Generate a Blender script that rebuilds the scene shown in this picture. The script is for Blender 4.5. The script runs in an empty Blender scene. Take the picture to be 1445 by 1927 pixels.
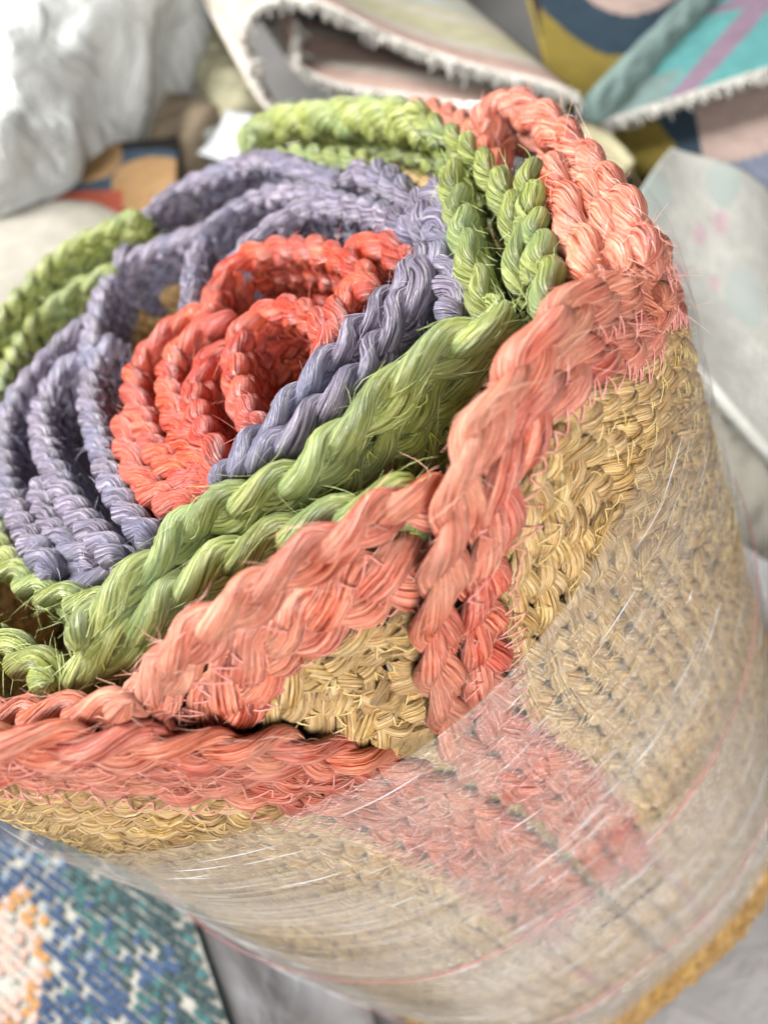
import bpy, math, random
import numpy as np
from mathutils import Matrix, Vector
random.seed(7); rng = np.random.default_rng(7)
sc = bpy.context.scene
C = sc.collection
PW, PH, FPX = 1445.0, 1927.0, 1700.0
# ------------------------------------------------------------------ camera
# the roll stands upright on its end; origin = roll axis, z = 0 near the upper edge of the stretch film
CAM = np.array([0.02109, -0.30230, 0.25])
MC = np.array([[0.7923987, -0.6100035, 0.0], [-0.4483913, -0.5824634, 0.6779983], [-0.4135813, -0.5372449, -0.7350635]])
cd = bpy.data.cameras.new('camera'); cam = bpy.data.objects.new('camera', cd); C.objects.link(cam)
m = Matrix.Identity(4)
for r in range(3):
    m[r][0] = MC[r][0]; m[r][1] = -MC[r][1]; m[r][2] = -MC[r][2]; m[r][3] = CAM[r]
cam.matrix_world = m
cd.sensor_fit = 'VERTICAL'; cd.sensor_height = 24.0; cd.lens = FPX / PH * 24.0
cd.clip_start = 0.01; cd.clip_end = 50
cd.dof.use_dof = True; cd.dof.focus_distance = 0.262; cd.dof.aperture_fstop = 5.2
sc.camera = cam
# ------------------------------------------------------------------ light (indoors: a ceiling lamp and an added front fill)
w = bpy.data.worlds.new('World'); sc.world = w; w.use_nodes = True
w.node_tree.nodes['Background'].inputs[0].default_value = (0.93, 0.96, 1.0, 1)
w.node_tree.nodes['Background'].inputs[1].default_value = 0.03
def area(name, loc, target, size, power, col, size_y=None):
    l = bpy.data.lights.new(name, 'AREA'); l.energy = power; l.color = col; l.size = size
    if size_y: l.shape = 'RECTANGLE'; l.size_y = size_y
    o = bpy.data.objects.new(name, l); C.objects.link(o); o.location = loc
    o.rotation_euler = (Vector(target) - Vector(loc)).to_track_quat('-Z', 'Y').to_euler()
    return o
area('ceiling_or_fill_lamp', (-0.45, 0.85, 1.30), (0, 0, 0), 0.5, 86, (1.0, 0.985, 0.96), 1.2)
area('ceiling_or_fill_lamp', (-0.20, -1.58, 0.80), (0, -0.1, -0.05), 0.5, 45, (1.0, 0.98, 0.95), 1.0)  # front fill added to brighten the upright faces, not a ceiling lamp
sc.view_settings.view_transform = 'Standard'; sc.view_settings.look = 'None'
sc.view_settings.exposure = 0.42; sc.view_settings.gamma = 1.0
sc.cycles.max_bounces = 10; sc.cycles.diffuse_bounces = 1; sc.cycles.transparent_max_bounces = 24

# ------------------------------------------------------------------ helpers
def ray(p):
    v = np.array([p[0] - PW / 2, p[1] - PH / 2, FPX]); return MC @ v
def on_plane(p, z=0.0, slope=0.0):            # point at this height (plane rising towards the viewer by slope)
    r = ray(p); t = (z + slope * CAM[1] * -1 - CAM[2]) / (r[2] + slope * r[1]); return CAM + t * r
def on_cyl(p, rad):
    r = ray(p); A = r[0] ** 2 + r[1] ** 2; B = CAM[0] * r[0] + CAM[1] * r[1]; Cc = CAM[0] ** 2 + CAM[1] ** 2 - rad ** 2
    t = (-B - math.sqrt(max(B * B - A * Cc, 0))) / A; return CAM + t * r
def at(p, d):                                  # point d metres in front of the lens plane
    return CAM + ray(p) * (d / FPX)
def smooth_path(pts, ds=0.0015, sig=0.004):
    P = np.asarray(pts, float); n = len(P)
    if n > 2:
        E = np.vstack([2 * P[0] - P[1], P, 2 * P[-1] - P[-2]]); out = []
        for i in range(1, n):
            p0, p1, p2, p3 = E[i - 1], E[i], E[i + 1], E[i + 2]
            t = np.linspace(0, 1, 24, endpoint=False)[:, None]
            out.append(.5 * (2 * p1 + (p2 - p0) * t + (2 * p0 - 5 * p1 + 4 * p2 - p3) * t ** 2 + (3 * p1 - p0 - 3 * p2 + p3) * t ** 3))
        P = np.vstack(out + [P[-1:]])
    P = resample(P, ds)
    k = int(sig / ds)
    if k > 0 and len(P) > 4 * k + 3:
        x = np.arange(-3 * k, 3 * k + 1); g = np.exp(-.5 * (x / k) ** 2); g /= g.sum()
        Q = np.pad(P, ((3 * k, 3 * k), (0, 0)), mode='reflect', reflect_type='odd')
        P = np.stack([np.convolve(Q[:, j], g, 'valid') for j in range(P.shape[1])], 1)
    return resample(P, ds)
def resample(P, ds):
    d = np.r_[0, np.cumsum(np.linalg.norm(np.diff(P, axis=0), axis=1))]
    n = max(int(d[-1] / ds), 3); s = np.linspace(0, d[-1], n + 1)
    return np.stack([np.interp(s, d, P[:, j]) for j in range(P.shape[1])], 1)
def unit(a): return a / np.maximum(np.linalg.norm(a, axis=-1, keepdims=True), 1e-12)
def wob(n, ds, scale, amp, seed):              # smooth 1-D noise along a path
    g = np.random.default_rng(seed); k = max(int(n * ds / scale) + 4, 4)
    return amp * np.interp(np.linspace(0, k - 2, n), np.arange(k), g.normal(size=k))
def mesh_obj(name, V, F, mats, parent=None, uv=None, smooth=True, midx=None):
    V = np.asarray(V, np.float32); F = np.asarray(F, np.int32); nf, k = F.shape
    me = bpy.data.meshes.new(name); me.vertices.add(len(V)); me.vertices.foreach_set('co', V.ravel())
    me.loops.add(nf * k); me.loops.foreach_set('vertex_index', F.ravel())
    me.polygons.add(nf); me.polygons.foreach_set('loop_start', np.arange(0, nf * k, k, dtype=np.int32))
    if not isinstance(mats, (list, tuple)): mats = [mats]
    for mm in mats: me.materials.append(mm)
    if midx is not None: me.polygons.foreach_set('material_index', np.asarray(midx, np.int32))
    me.polygons.foreach_set('use_smooth', np.full(nf, smooth))
    if uv is not None:
        l = me.uv_layers.new(name='UVMap'); l.data.foreach_set('uv', np.asarray(uv, np.float32)[F.ravel()].ravel())
    me.update(calc_edges=True); me.validate()
    o = bpy.data.objects.new(name, me); C.objects.link(o)
    if parent: o.parent = parent
    return o
def empty(name, parent=None, loc=(0, 0, 0)):
    o = bpy.data.objects.new(name, None); C.objects.link(o); o.location = loc; o.empty_display_size = .02
    if parent: o.parent = parent
    return o
def tag(o, label=None, cat=None, group=None, kind=None):
    for k, v in (('label', label), ('category', cat), ('group', group), ('kind', kind)):
        if v: o[k] = v
    return o
def tube_grid(P, A, B, ra, rb, sides, twist=0.0, cap=True):
    """sweep an ellipse (axes A, B; radii ra, rb arrays) along P. returns V, F, UV"""
    n = len(P); sides += 1; th = np.linspace(0, 2 * np.pi, sides)      # first and last column coincide: seam for the UVs
    if cap:
        e = np.minimum(np.arange(n), np.arange(n)[::-1]) / 3.0; e = np.sqrt(np.clip(1 - (1 - np.clip(e, 0, 1)) ** 2, .0004, 1)); ra = ra * e; rb = rb * e
    V = P[:, None, :] + (ra[:, None] * np.cos(th)[None])[..., None] * A[:, None, :] + (rb[:, None] * np.sin(th)[None])[..., None] * B[:, None, :]
    i = np.arange(n - 1)[:, None] * sides; j = np.arange(sides - 1)[None]; j2 = j + 1
    F = np.stack([i + j, i + j2, i + sides + j2, i + sides + j], -1).reshape(-1, 4)
    L = np.r_[0, np.cumsum(np.linalg.norm(np.diff(P, axis=0), axis=1))]
    # v runs 0..1 round the strand; the material turns it into a circle
    UV = np.stack([np.repeat(L, sides), np.tile(th / (2 * np.pi), n)], 1)
    V = V.reshape(-1, 3)
    return V, F, UV

# ------------------------------------------------------------------ materials
def new_mat(name):
    m = bpy.data.materials.new(name); m.use_nodes = True; nt = m.node_tree
    return m, nt, nt.nodes['Principled BSDF']
def N(nt, t, **kw):
    n = nt.nodes.new(t)
    for k, v in kw.items():
        if k.startswith('_'): setattr(n, k[1:], v)
    return n
def fibre_mat(name, cols, dark, blotch=None, rough=.38, bump=1.0):
    """dyed jute: fine streaks that run along the strand, uneven dye, shade between fibres and highlights painted in"""
    m, nt, bs = new_mat(name); L = nt.links.new
    uv = N(nt, 'ShaderNodeUVMap'); sep = N(nt, 'ShaderNodeSeparateXYZ'); L(uv.outputs[0], sep.inputs[0])
    oi = N(nt, 'ShaderNodeObjectInfo')
    def math_(op, a, b=None):
        n = N(nt, 'ShaderNodeMath', _operation=op)
        for i, x in enumerate((a, b)):
            if x is None: continue
            if isinstance(x, (int, float)): n.inputs[i].default_value = x
            else: L(x, n.inputs[i])
        return n.outputs[0]
    tw = math_('MULTIPLY', sep.outputs[0], 85.0)
    ang = math_('ADD', math_('MULTIPLY', sep.outputs[1], 2 * math.pi), tw)
    cx, sx = math_('COSINE', ang), math_('SINE', ang)
    def vec(su, sv):
        c = N(nt, 'ShaderNodeCombineXYZ'); L(math_('ADD', math_('MULTIPLY', sep.outputs[0], su), math_('MULTIPLY', oi.outputs['Random'], 50.0)), c.inputs[0])
        L(math_('MULTIPLY', cx, sv), c.inputs[1]); L(math_('MULTIPLY', sx, sv), c.inputs[2]); return c.outputs[0]
    def noise(v, scale, detail=3, rough_=.6):
        n = N(nt, 'ShaderNodeTexNoise'); n.inputs['Scale'].default_value = scale; n.inputs['Detail'].default_value = detail
        n.inputs['Roughness'].default_value = rough_; L(v, n.inputs['Vector']); return n.outputs[0]
    fine = noise(vec(40, 3.4), 1.6, 4, .7)
    mid = noise(vec(30, 1.5), 1.3, 3)
    geo = N(nt, 'ShaderNodeTexCoord')
    big = noise(geo.outputs['Object'], 38.0, 3)
    ramp = N(nt, 'ShaderNodeValToRGB'); e = ramp.color_ramp.elements
    e[0].position = .39; e[0].color = (*dark, 1); e[1].position = .63; e[1].color = (*cols[2], 1)  # ramp ends paint fibre-gap shade and highlights into the colour
    for pos, c in ((.45, cols[0]), (.535, cols[1])):
        x = e.new(pos); x.color = (*c, 1)
    L(fine, ramp.inputs[0])
    mix = N(nt, 'ShaderNodeMix', _data_type='RGBA', _blend_type='MIX'); L(ramp.outputs[0], mix.inputs['A'])
    mr = N(nt, 'ShaderNodeMapRange'); mr.inputs[1].default_value = .48; mr.inputs[2].default_value = .72; mr.inputs[4].default_value = .85
    L(big, mr.inputs[0]); L(mr.outputs[0], mix.inputs['Factor']); mix.inputs['B'].default_value = (*(blotch or cols[1]), 1)
    pt = noise(vec(16, 1.1), 1.0, 3, .7)
    mr2 = N(nt, 'ShaderNodeMapRange'); mr2.inputs[1].default_value = .58; mr2.inputs[2].default_value = .78; mr2.inputs[4].default_value = .4; L(pt, mr2.inputs[0])
    mixb = N(nt, 'ShaderNodeMix', _data_type='RGBA', _blend_type='MIX'); L(mix.outputs['Result'], mixb.inputs['A']); L(mr2.outputs[0], mixb.inputs['Factor'])
    fade = [.5 * c + .5 * t for c, t in zip(cols[2], (.62, .50, .34))]; mixb.inputs['B'].default_value = (*fade, 1)
    hsv = N(nt, 'ShaderNodeHueSaturation'); L(mixb.outputs['Result'], hsv.inputs['Color'])
    L(math_('ADD', math_('MULTIPLY', mid, 1.3), math_('ADD', math_('MULTIPLY', oi.outputs['Random'], .24), .25)), hsv.inputs['Value'])  # mid noise lowers the value in crevices: painted shade
    L(math_('ADD', math_('MULTIPLY', oi.outputs['Random'], .010), .495), hsv.inputs['Hue'])
    L(math_('ADD', math_('MULTIPLY', big, -.5), 1.25), hsv.inputs['Saturation'])
    L(hsv.outputs[0], bs.inputs['Base Color'])
    bs.inputs['Roughness'].default_value = rough; bs.inputs['Specular IOR Level'].default_value = .5
    if 'Sheen Weight' in bs.inputs:
        bs.inputs['Sheen Weight'].default_value = .0; bs.inputs['Sheen Roughness'].default_value = .4
    bp = N(nt, 'ShaderNodeBump'); bp.inputs['Strength'].default_value = bump; bp.inputs['Distance'].default_value = .0026
    L(math_('ADD', math_('MULTIPLY', fine, .75), math_('MULTIPLY', mid, .9)), bp.inputs['Height']); L(bp.outputs[0], bs.inputs['Normal'])
    return m
def plain_mat(name, col, rough=.7, col2=None, scale=40, bump=0.0, bscale=None, spec=.3, detail=4):
    m, nt, bs = new_mat(name); L = nt.links.new
    tc = N(nt, 'ShaderNodeTexCoord'); n = N(nt, 'ShaderNodeTexNoise'); n.inputs['Scale'].default_value = scale; n.inputs['Detail'].default_value = detail
    L(tc.outputs['Object'], n.inputs['Vector'])
    r = N(nt, 'ShaderNodeValToRGB'); r.color_ramp.elements[0].position = .33; r.color_ramp.elements[1].position = .67
    c2 = col2 or tuple(min(1, x * 1.25) for x in col); r.color_ramp.elements[0].color = (*col, 1); r.color_ramp.elements[1].color = (*c2, 1)
    L(n.outputs[0], r.inputs[0]); L(r.outputs[0], bs.inputs['Base Color']); bs.inputs['Roughness'].default_value = rough; bs.inputs['Specular IOR Level'].default_value = spec
    if bump:
        b = N(nt, 'ShaderNodeBump'); b.inputs['Strength'].default_value = bump; b.inputs['Distance'].default_value = .004
        n2 = N(nt, 'ShaderNodeTexNoise'); n2.inputs['Scale'].default_value = bscale or scale * 3; n2.inputs['Detail'].default_value = 4
        L(tc.outputs['Object'], n2.inputs['Vector']); L(n2.outputs[0], b.inputs['Height']); L(b.outputs[0], bs.inputs['Normal'])
    return m
M = {}
M['coral'] = fibre_mat('coral_jute', [(.56, .125, .08), (.66, .205, .14), (.80, .38, .28)], (.16, .020, .010), (.60, .22, .12))
M['red'] = fibre_mat('red_jute', [(.42, .042, .022), (.52, .075, .042), (.66, .18, .11)], (.15, .010, .006), (.46, .055, .03))
M['green'] = fibre_mat('green_jute', [(.190, .222, .048), (.285, .325, .092), (.45, .475, .20)], (.045, .058, .010), (.20, .295, .11))
M['purple'] = fibre_mat('purple_jute', [(.112, .090, .134), (.212, .178, .250), (.45, .41, .48)], (.016, .012, .02), (.14, .145, .245))
M['natural'] = fibre_mat('natural_jute', [(.56, .325, .120), (.68, .455, .205), (.87, .69, .43)], (.12, .055, .014), (.57, .33, .10))
M['brown'] = fibre_mat('brown_jute', [(.42, .22, .05), (.54, .32, .09), (.70, .48, .20)], (.14, .06, .012), (.48, .26, .06))
M['coral_thread'] = plain_mat('coral_thread', (.55, .17, .15), .5, (.70, .34, .30), 200)
M['green_thread'] = plain_mat('green_thread', (.28, .33, .05), .5, (.45, .50, .14), 200)
M['purple_thread'] = plain_mat('purple_thread', (.20, .205, .30), .5, (.40, .41, .54), 200)
M['red_thread'] = plain_mat('red_thread', (.5, .08, .05), .5, (.62, .16, .1), 200)
M['natural_thread'] = plain_mat('natural_thread', (.50, .34, .10), .5, (.70, .54, .25), 200)
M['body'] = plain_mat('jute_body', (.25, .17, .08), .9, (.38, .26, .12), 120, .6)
HAIR = dict(coral=plain_mat('coral_fibre', (.72, .30, .22), .5, (.86, .52, .42), 300), red=plain_mat('red_fibre', (.66, .13, .08), .5, (.8, .3, .22), 300),
            green=plain_mat('green_fibre', (.36, .46, .13), .5, (.62, .70, .34), 300), purple=plain_mat('purple_fibre', (.28, .25, .36), .5, (.52, .49, .60), 300),
            natural=plain_mat('natural_fibre', (.55, .40, .18), .5, (.78, .66, .42), 300))
HAIR['brown'] = HAIR['natural']

# ------------------------------------------------------------------ braids
SEED = [100]
def frames(P, Nn):
    T = unit(np.gradient(P, axis=0)); Nn = unit(Nn - (Nn * T).sum(1, keepdims=True) * T); D = np.cross(T, Nn)
    return T, Nn, unit(D)
class Fuzz:
    def __init__(s): s.V = []; s.F = []; s.n = 0
    def add(s, P, T, Nv, count, lmin=.003, lmax=.014, rad=.00009, lift=.45):
        """loose fibres that spring off the strand surface: 3-sided tapering prisms with 4 rings"""
        if count < 1: return
        i = rng.integers(0, len(P), count); p = P[i]; t = T[i] * rng.choice([-1, 1], (count, 1)); nv = Nv[i]
        side = np.cross(t, nv); ln = rng.uniform(lmin, lmax, (count, 1)) * rng.uniform(.4, 1, (count, 1))
        l0 = rng.uniform(.02, lift, (count, 1)); sd = rng.normal(0, .35, (count, 1)); curl = rng.normal(0, .5, (count, 1)); curl2 = rng.normal(-.1, .5, (count, 1))
        d = unit(t + l0 * nv + sd * side); rings = []
        for k, u in enumerate((0, .33, .67, 1.0)):
            c = p + ln * (d * u + side * curl * u * u * .6 + nv * curl2 * u * u * .5)
            r = rad * (1.0, .95, .8, .35)[k]
            rings.append(np.stack([c + r * (math.cos(a) * nv + math.sin(a) * side) for a in (0, 2.09, 4.19)], 1))
        V = np.stack(rings, 1).reshape(-1, 3)           # count*12
        b = (np.arange(count) * 12)[:, None]; Fq = []
        for k in range(3):
            for j in range(3):
                Fq.append(b + np.array([[k * 3 + j, k * 3 + (j + 1) % 3, k * 3 + 3 + (j + 1) % 3, k * 3 + 3 + j]]))
        s.V.append(V); s.F.append(np.vstack(Fq) + s.n); s.n += len(V)
    def build(s, name, mat, parent):
        if s.V: return tag(mesh_obj(name, np.vstack(s.V), np.vstack(s.F), mat, parent), kind='stuff')
def braid(parent, name, P, Nn, colour, L=.046, a=.0036, b=.0022, ra=.0030, rb=.0026, sides=12, seg=20, fuzz=None, hair=0, rough=.14):
    """three plaited strands along the path P; Nn = across the rug's thickness"""
    step = L / seg; P = resample_with(P, Nn, step); P, Nn = P
    if len(P) < 5: return None
    T, Nn, D = frames(P, Nn); n = len(P); br = empty(name, parent)
    s = np.arange(n) * step; SEED[0] += 1; sd = SEED[0]
    s = s + wob(n, step, .05, .0035, sd)
    for i in range(3):
        ph = 2 * np.pi * (s / L + i / 3.0)
        q = sd * 7 + i
        aa = a * (1 + wob(n, step, .025, rough, q)); bb = b * (1 + wob(n, step, .03, rough, q + 1))
        Q = P + (aa * np.sin(ph))[:, None] * D + (bb * np.sin(2 * ph))[:, None] * Nn
        k = .88 + .12 * np.abs(np.sin(ph)) + .20 * np.abs(np.sin(2 * ph)) ** .7 + wob(n, step, .018, rough * .75, q + 2)
        Ti = unit(np.gradient(Q, axis=0)); A_ = unit(D - (D * Ti).sum(1, keepdims=True) * Ti); B_ = np.cross(Ti, A_)
        V, F, UV = tube_grid(Q, A_, B_, ra * k, rb * k * (1 + wob(n, step, .02, rough * .5, q + 3)), sides)
        UV[:, 0] += rng.uniform(0, 5)
        mesh_obj('strand', V, F, M[colour], br, UV)
        if fuzz is not None and hair > 0:
            cnt = int(1.5 * hair * n * step); th = rng.uniform(0, 2 * np.pi, n * 4)
            idx = rng.integers(0, n, n * 4); nv = unit(np.cos(th)[:, None] * A_[idx] + np.sin(th)[:, None] * B_[idx])
            pp = Q[idx] + (ra * k[idx] * np.cos(th))[:, None] * A_[idx] + (rb * k[idx] * np.sin(th))[:, None] * B_[idx]
            fuzz.add(pp, Ti[idx], nv, cnt)
    return br
def resample_with(P, Nn, ds):
    d = np.r_[0, np.cumsum(np.linalg.norm(np.diff(P, axis=0), axis=1))]; n = max(int(d[-1] / ds), 2); s = np.linspace(0, d[-1], n + 1)
    f = lambda X: np.stack([np.interp(s, d, X[:, j]) for j in range(3)], 1)
    return f(P), unit(f(Nn))
def stitching(parent, P, Nn, mat, pitch=.0065, amp=.0036, h=.0042, rad=.00024, sides_=(1, -1), side_noise=.4, miss=.42):
    """zigzag sewing thread over the joint between two braids"""
    P, Nn = resample_with(P, Nn, pitch / 8); T, Nn, D = frames(P, Nn); n = len(P)
    if n < 9: return
    V_, F_, k = [], [], 0
    for sg in sides_:
        SEED[0] += 1
        ph = np.arange(n) / 8.0; tri = 2 * np.abs(2 * ((ph + wob(n, pitch / 8, .012, .45, SEED[0])) % 1) - 1) - 1
        am = amp * (1 + wob(n, pitch / 8, .01, side_noise, SEED[0] + 5))
        hh = h * (.92 + .16 * np.cos(tri * 1.6)) + np.abs(wob(n, pitch / 8, .006, .0004, SEED[0] + 9))
        Q = P + (am * tri)[:, None] * D + sg * hh[:, None] * Nn
        Ti = unit(np.gradient(Q, axis=0)); A_ = unit(np.cross(Ti, Nn)); B_ = np.cross(Ti, A_)
        V, F, _ = tube_grid(Q, A_, B_, np.full(n, rad), np.full(n, rad), 5, cap=False)
        gone = np.random.default_rng(SEED[0]).random(n // 4 + 2)[((np.arange(n - 1) + 2) // 4)] < miss; F = F[~np.repeat(gone, 5)]
        if not len(F): continue
        V_.append(V); F_.append(F + k); k += len(V)
    if not V_: return
    mesh_obj('stitching', np.vstack(V_), np.vstack(F_), mat, parent)

ROLLC = np.zeros(3)
def koff(k, w, rows): return w * k if k < rows else w * (rows - .5) + .0058 + (k - rows) * .0112
def coil(rug, pts, colour, dz=0.0, rows=3, nat=2, w=.0115, L=.046, hair=0, fuzz=None, sides=12, seg=20, mode='plane', rad=.15, lean=0.0, edge_scale=1.0, stitch=True, depth=.16, thick=1.0, nfuzz=None, bs=1.0, flat=0.0):
    """one turn of a rolled rug: edge braid on top, border and natural braids under it, then the plain rug body below"""
    if mode == 'plane': W = [tilt_point(p, dz) for p in pts]
    else: W = [on_cyl(p, rad) for p in pts]
    P = smooth_path(W)
    T = unit(np.gradient(P, axis=0)); th = T.copy(); th[:, 2] = 0; th = unit(th)
    Nn = np.stack([th[:, 1], -th[:, 0], np.zeros(len(P))], 1)
    if (Nn * (P - ROLLC)).sum(1).mean() < 0: Nn = -Nn
    down = np.array([0, 0, -1.0]); D = unit(down - (T @ down)[:, None] * T); D = unit(D + lean * Nn)
    par = None
    for k in range(rows + nat):
        Q = P + D * koff(k, w, rows)
        c = colour if k < rows else 'natural'
        nm = 'edge_braid' if k == 0 else ('border_braid' if k < rows else 'natural_braid')
        fl = flat if k == 0 else flat * .35
        es = 1.12 * edge_scale if k == 0 else .91 * (bs if k < rows else 1.0)
        br = braid(rug, nm, Q, Nn, c, L=L if k == 0 else L * .84, sides=sides, seg=seg, fuzz=(fuzz if k < rows else nfuzz), hair=hair if k < rows + 1 else 0, a=.0036 * es * (1 - .62 * fl), ra=.0030 * es * (1 + .42 * fl), b=.0022 * (1.0 if k == 0 else 1.2) * thick * (1 - .55 * fl), rb=.0026 * es * thick * (1 + .30 * fl), rough=.14 * (1 - .6 * fl))
        if br is None: return
        if stitch and k > 0:
            stitching(br, P + D * (.5 * (koff(k, w, rows) + koff(k - 1, w, rows)) - .0006), Nn, M[(colour if k <= rows else 'natural') + '_thread'], h=.0043 * thick)
    if depth < 0: return
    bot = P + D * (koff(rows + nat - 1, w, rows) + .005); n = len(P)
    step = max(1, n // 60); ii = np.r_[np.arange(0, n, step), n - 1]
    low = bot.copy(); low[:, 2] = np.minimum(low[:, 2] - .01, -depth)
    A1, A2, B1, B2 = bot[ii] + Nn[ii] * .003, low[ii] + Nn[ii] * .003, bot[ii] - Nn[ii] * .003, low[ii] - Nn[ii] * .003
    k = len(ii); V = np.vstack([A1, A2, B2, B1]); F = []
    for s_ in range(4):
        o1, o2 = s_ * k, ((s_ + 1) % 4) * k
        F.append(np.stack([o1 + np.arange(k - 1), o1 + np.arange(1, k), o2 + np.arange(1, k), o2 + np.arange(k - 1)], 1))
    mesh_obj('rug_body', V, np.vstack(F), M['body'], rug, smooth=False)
def tilt_point(p, dz):                         # the roll's top is a shallow slope, higher towards the viewer
    r = ray(p); t = (.065 + dz - .18 * CAM[1] - CAM[2]) / (r[2] + .18 * r[1]); return CAM + t * r

# ------------------------------------------------------------------ the four rugs rolled together
GRP = 'round jute rugs rolled together'
coral = tag(empty('rolled_rug', loc=(0, 0, 0)), 'coral-bordered natural jute rug, outermost of the roll, under the stretch film', 'rug', GRP)
green = tag(empty('rolled_rug'), 'rug with green braided border, between the coral and the purple coils', 'rug', GRP)
purple = tag(empty('rolled_rug'), 'rug with grey-purple braided border coiled around the red core', 'rug', GRP)
red = tag(empty('rolled_rug'), 'rug with deep red braided border coiled tightly at the core', 'rug', GRP)
fz = {k: Fuzz() for k in ('coral', 'green', 'purple', 'red', 'natural')}
RO = .1690
# --- outer layer of the coral rug: its round edge meets in a V at the front and runs down the side
A_px = [(1190, 548), (1120, 560), (1060, 595), (1015, 640), (975, 695), (935, 755), (895, 815), (872, 870), (860, 930), (850, 990), (838, 1050), (825, 1110), (820, 1170), (822, 1230), (830, 1290), (843, 1350), (862, 1400), (905, 1440)]
B_px = [(0, 1395), (100, 1403), (197, 1406), (290, 1406), (446, 1411), (519, 1406), (623, 1427), (700, 1440), (780, 1462), (850, 1500)]
def unroll(px):
    out = []
    for p in px:
        q = on_cyl(p, RO); out.append((math.atan2(q[1], q[0]) * RO, q[2]))
    return out
A2 = unroll(A_px); B2 = unroll(B_px)
d2s = lambda d: math.radians(d) * RO
A2 = [(d2s(18), -.06), (d2s(0), -.045), (d2s(-15), -.02), (d2s(-27), .018), (d2s(-36), .05), (d2s(-43), .068)] + A2 + [(d2s(-89.2), -.06), (d2s(-89), -.1), (d2s(-89), -.2), (d2s(-89), -.3), (d2s(-89), -.345)]
B2 = [(d2s(-215), .045), (d2s(-180), .055), (d2s(-152), .082), (d2s(-132), .102)] + B2 + [(d2s(-94.6), -.06), (d2s(-94.6), -.1), (d2s(-94.6), -.2), (d2s(-94.6), -.3), (d2s(-94.6), -.345)]
def sstep(x): x = np.clip(x, 0, 1); return x * x * (3 - 2 * x)
def bulge(th, z):                              # the soft roll swells towards its lower left
    d = (np.degrees(th) + 270) % 360 - 270
    return .0125 * sstep((-90 - d) / 28) * sstep((d + 235) / 45) * sstep((-.01 - z) / .22)
def roll_back(S, rad):
    th = S[:, 0] / RO; rad = rad + bulge(th, S[:, 1]); return np.stack([rad * np.cos(th), rad * np.sin(th), S[:, 1]], 1), np.stack([np.cos(th), np.sin(th), 0 * th], 1)
def outer(path, inward, ncol, nrow, radf, sc_, wE=.0112):
    P0 = smooth_path(path, .0015, .007); T0 = unit(np.gradient(P0, axis=0)); Nin = np.stack([T0[:, 1], -T0[:, 0]], 1) * inward
    for k in range(nrow):
        off = wE * sc_ * .92 * k if k < ncol else wE * sc_ * .95 * (ncol - .5) + wE * (k - ncol + .5)
        Q = P0 + Nin * off
        if k:
            dmin = np.array([np.min(np.hypot(*(P0 - q).T)) for q in Q]); Q = Q[dmin > off - .0004]
            Q = Q[(Q[:, 1] > -.345)]
            if len(Q) < 20: break
            Q = smooth_path(resample(Q, .004), .0015, .004)
        X, Nn = roll_back(Q, radf)
        segs = []
        if k < ncol:
            up = Q[:, 1] > -.178 - .012 * k
            cut = int(np.argmin(up)) if not up.all() else len(Q)
            segs = [(slice(0, cut), 'coral'), (slice(max(cut - 1, 0), len(Q)), 'natural')]
        else: segs = [(slice(0, len(Q)), 'natural')]
        for sl, c in segs:
            if len(X[sl]) < 12: continue
            nm = ('edge_braid' if k == 0 else 'border_braid') if c == 'coral' else 'natural_braid'
            es = (1.0 if sc_ > 1 else 1.06) if (k == 0) else .91 * (sc_ if c == 'coral' else 1.0)
            near = k < 5
            br = braid(coral, nm, X[sl], Nn[sl], c, L=.055 if c == 'coral' else .036, sides=14 if near else 9, seg=22 if near else 13, a=.0036 * es, ra=.0031 * es, rb=.0026 * es,
                       fuzz=fz['coral'] if c == 'coral' else (fz['natural'] if k < 9 else None), hair=(480 if c == 'coral' else 120), rough=.13)
            if br and k > 0:
                Qs = Q[sl]; Ts = unit(np.gradient(Qs, axis=0)); Ns = np.stack([Ts[:, 1], -Ts[:, 0]], 1) * inward
                Xs, Nss = roll_back(Qs - Ns * wE * .52, radf)
                stitching(br, Xs, Nss, M['coral_thread'] if (k <= ncol and c == 'coral') or k == ncol else M['natural_thread'], pitch=.006 if k == ncol else .0068, sides_=(1,), miss=.15 if k == ncol else .5, rad=.00024 if k == ncol else .00019, h=.0045, amp=.0042 if k == ncol else .0034)
outer(A2, -1, 2, 26, RO + .001, 1.3)
outer(B2, 1, 3, 24, RO, 1.0)
fold = None
for i in range(4):                             # folded lower end of the rug, below the film
    th = np.radians(np.linspace(-230, 60, 420)); rf = .1780 - .0010 * i + bulge(th, np.full_like(th, -.34)); X = np.stack([rf * np.cos(th), rf * np.sin(th), np.full_like(th, -.3455 - .0130 * i)], 1)
    braid(coral, 'fold_braid', X, np.stack([np.cos(th), np.sin(th), 0 * th], 1), 'brown', L=.03, sides=9, seg=13, a=.0035, ra=.0038, rb=.0036, rough=.2)
th = np.linspace(0, 2 * np.pi, 97)[:-1]; zz = np.array([-.397, -.02, -.06])
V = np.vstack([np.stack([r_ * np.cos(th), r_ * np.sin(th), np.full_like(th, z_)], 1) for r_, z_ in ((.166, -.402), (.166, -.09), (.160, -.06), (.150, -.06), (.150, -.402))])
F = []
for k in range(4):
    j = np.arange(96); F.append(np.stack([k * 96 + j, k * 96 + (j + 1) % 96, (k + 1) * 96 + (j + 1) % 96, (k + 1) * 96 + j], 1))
mesh_obj('rug_body', V, np.vstack(F), M['body'], coral)
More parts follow.
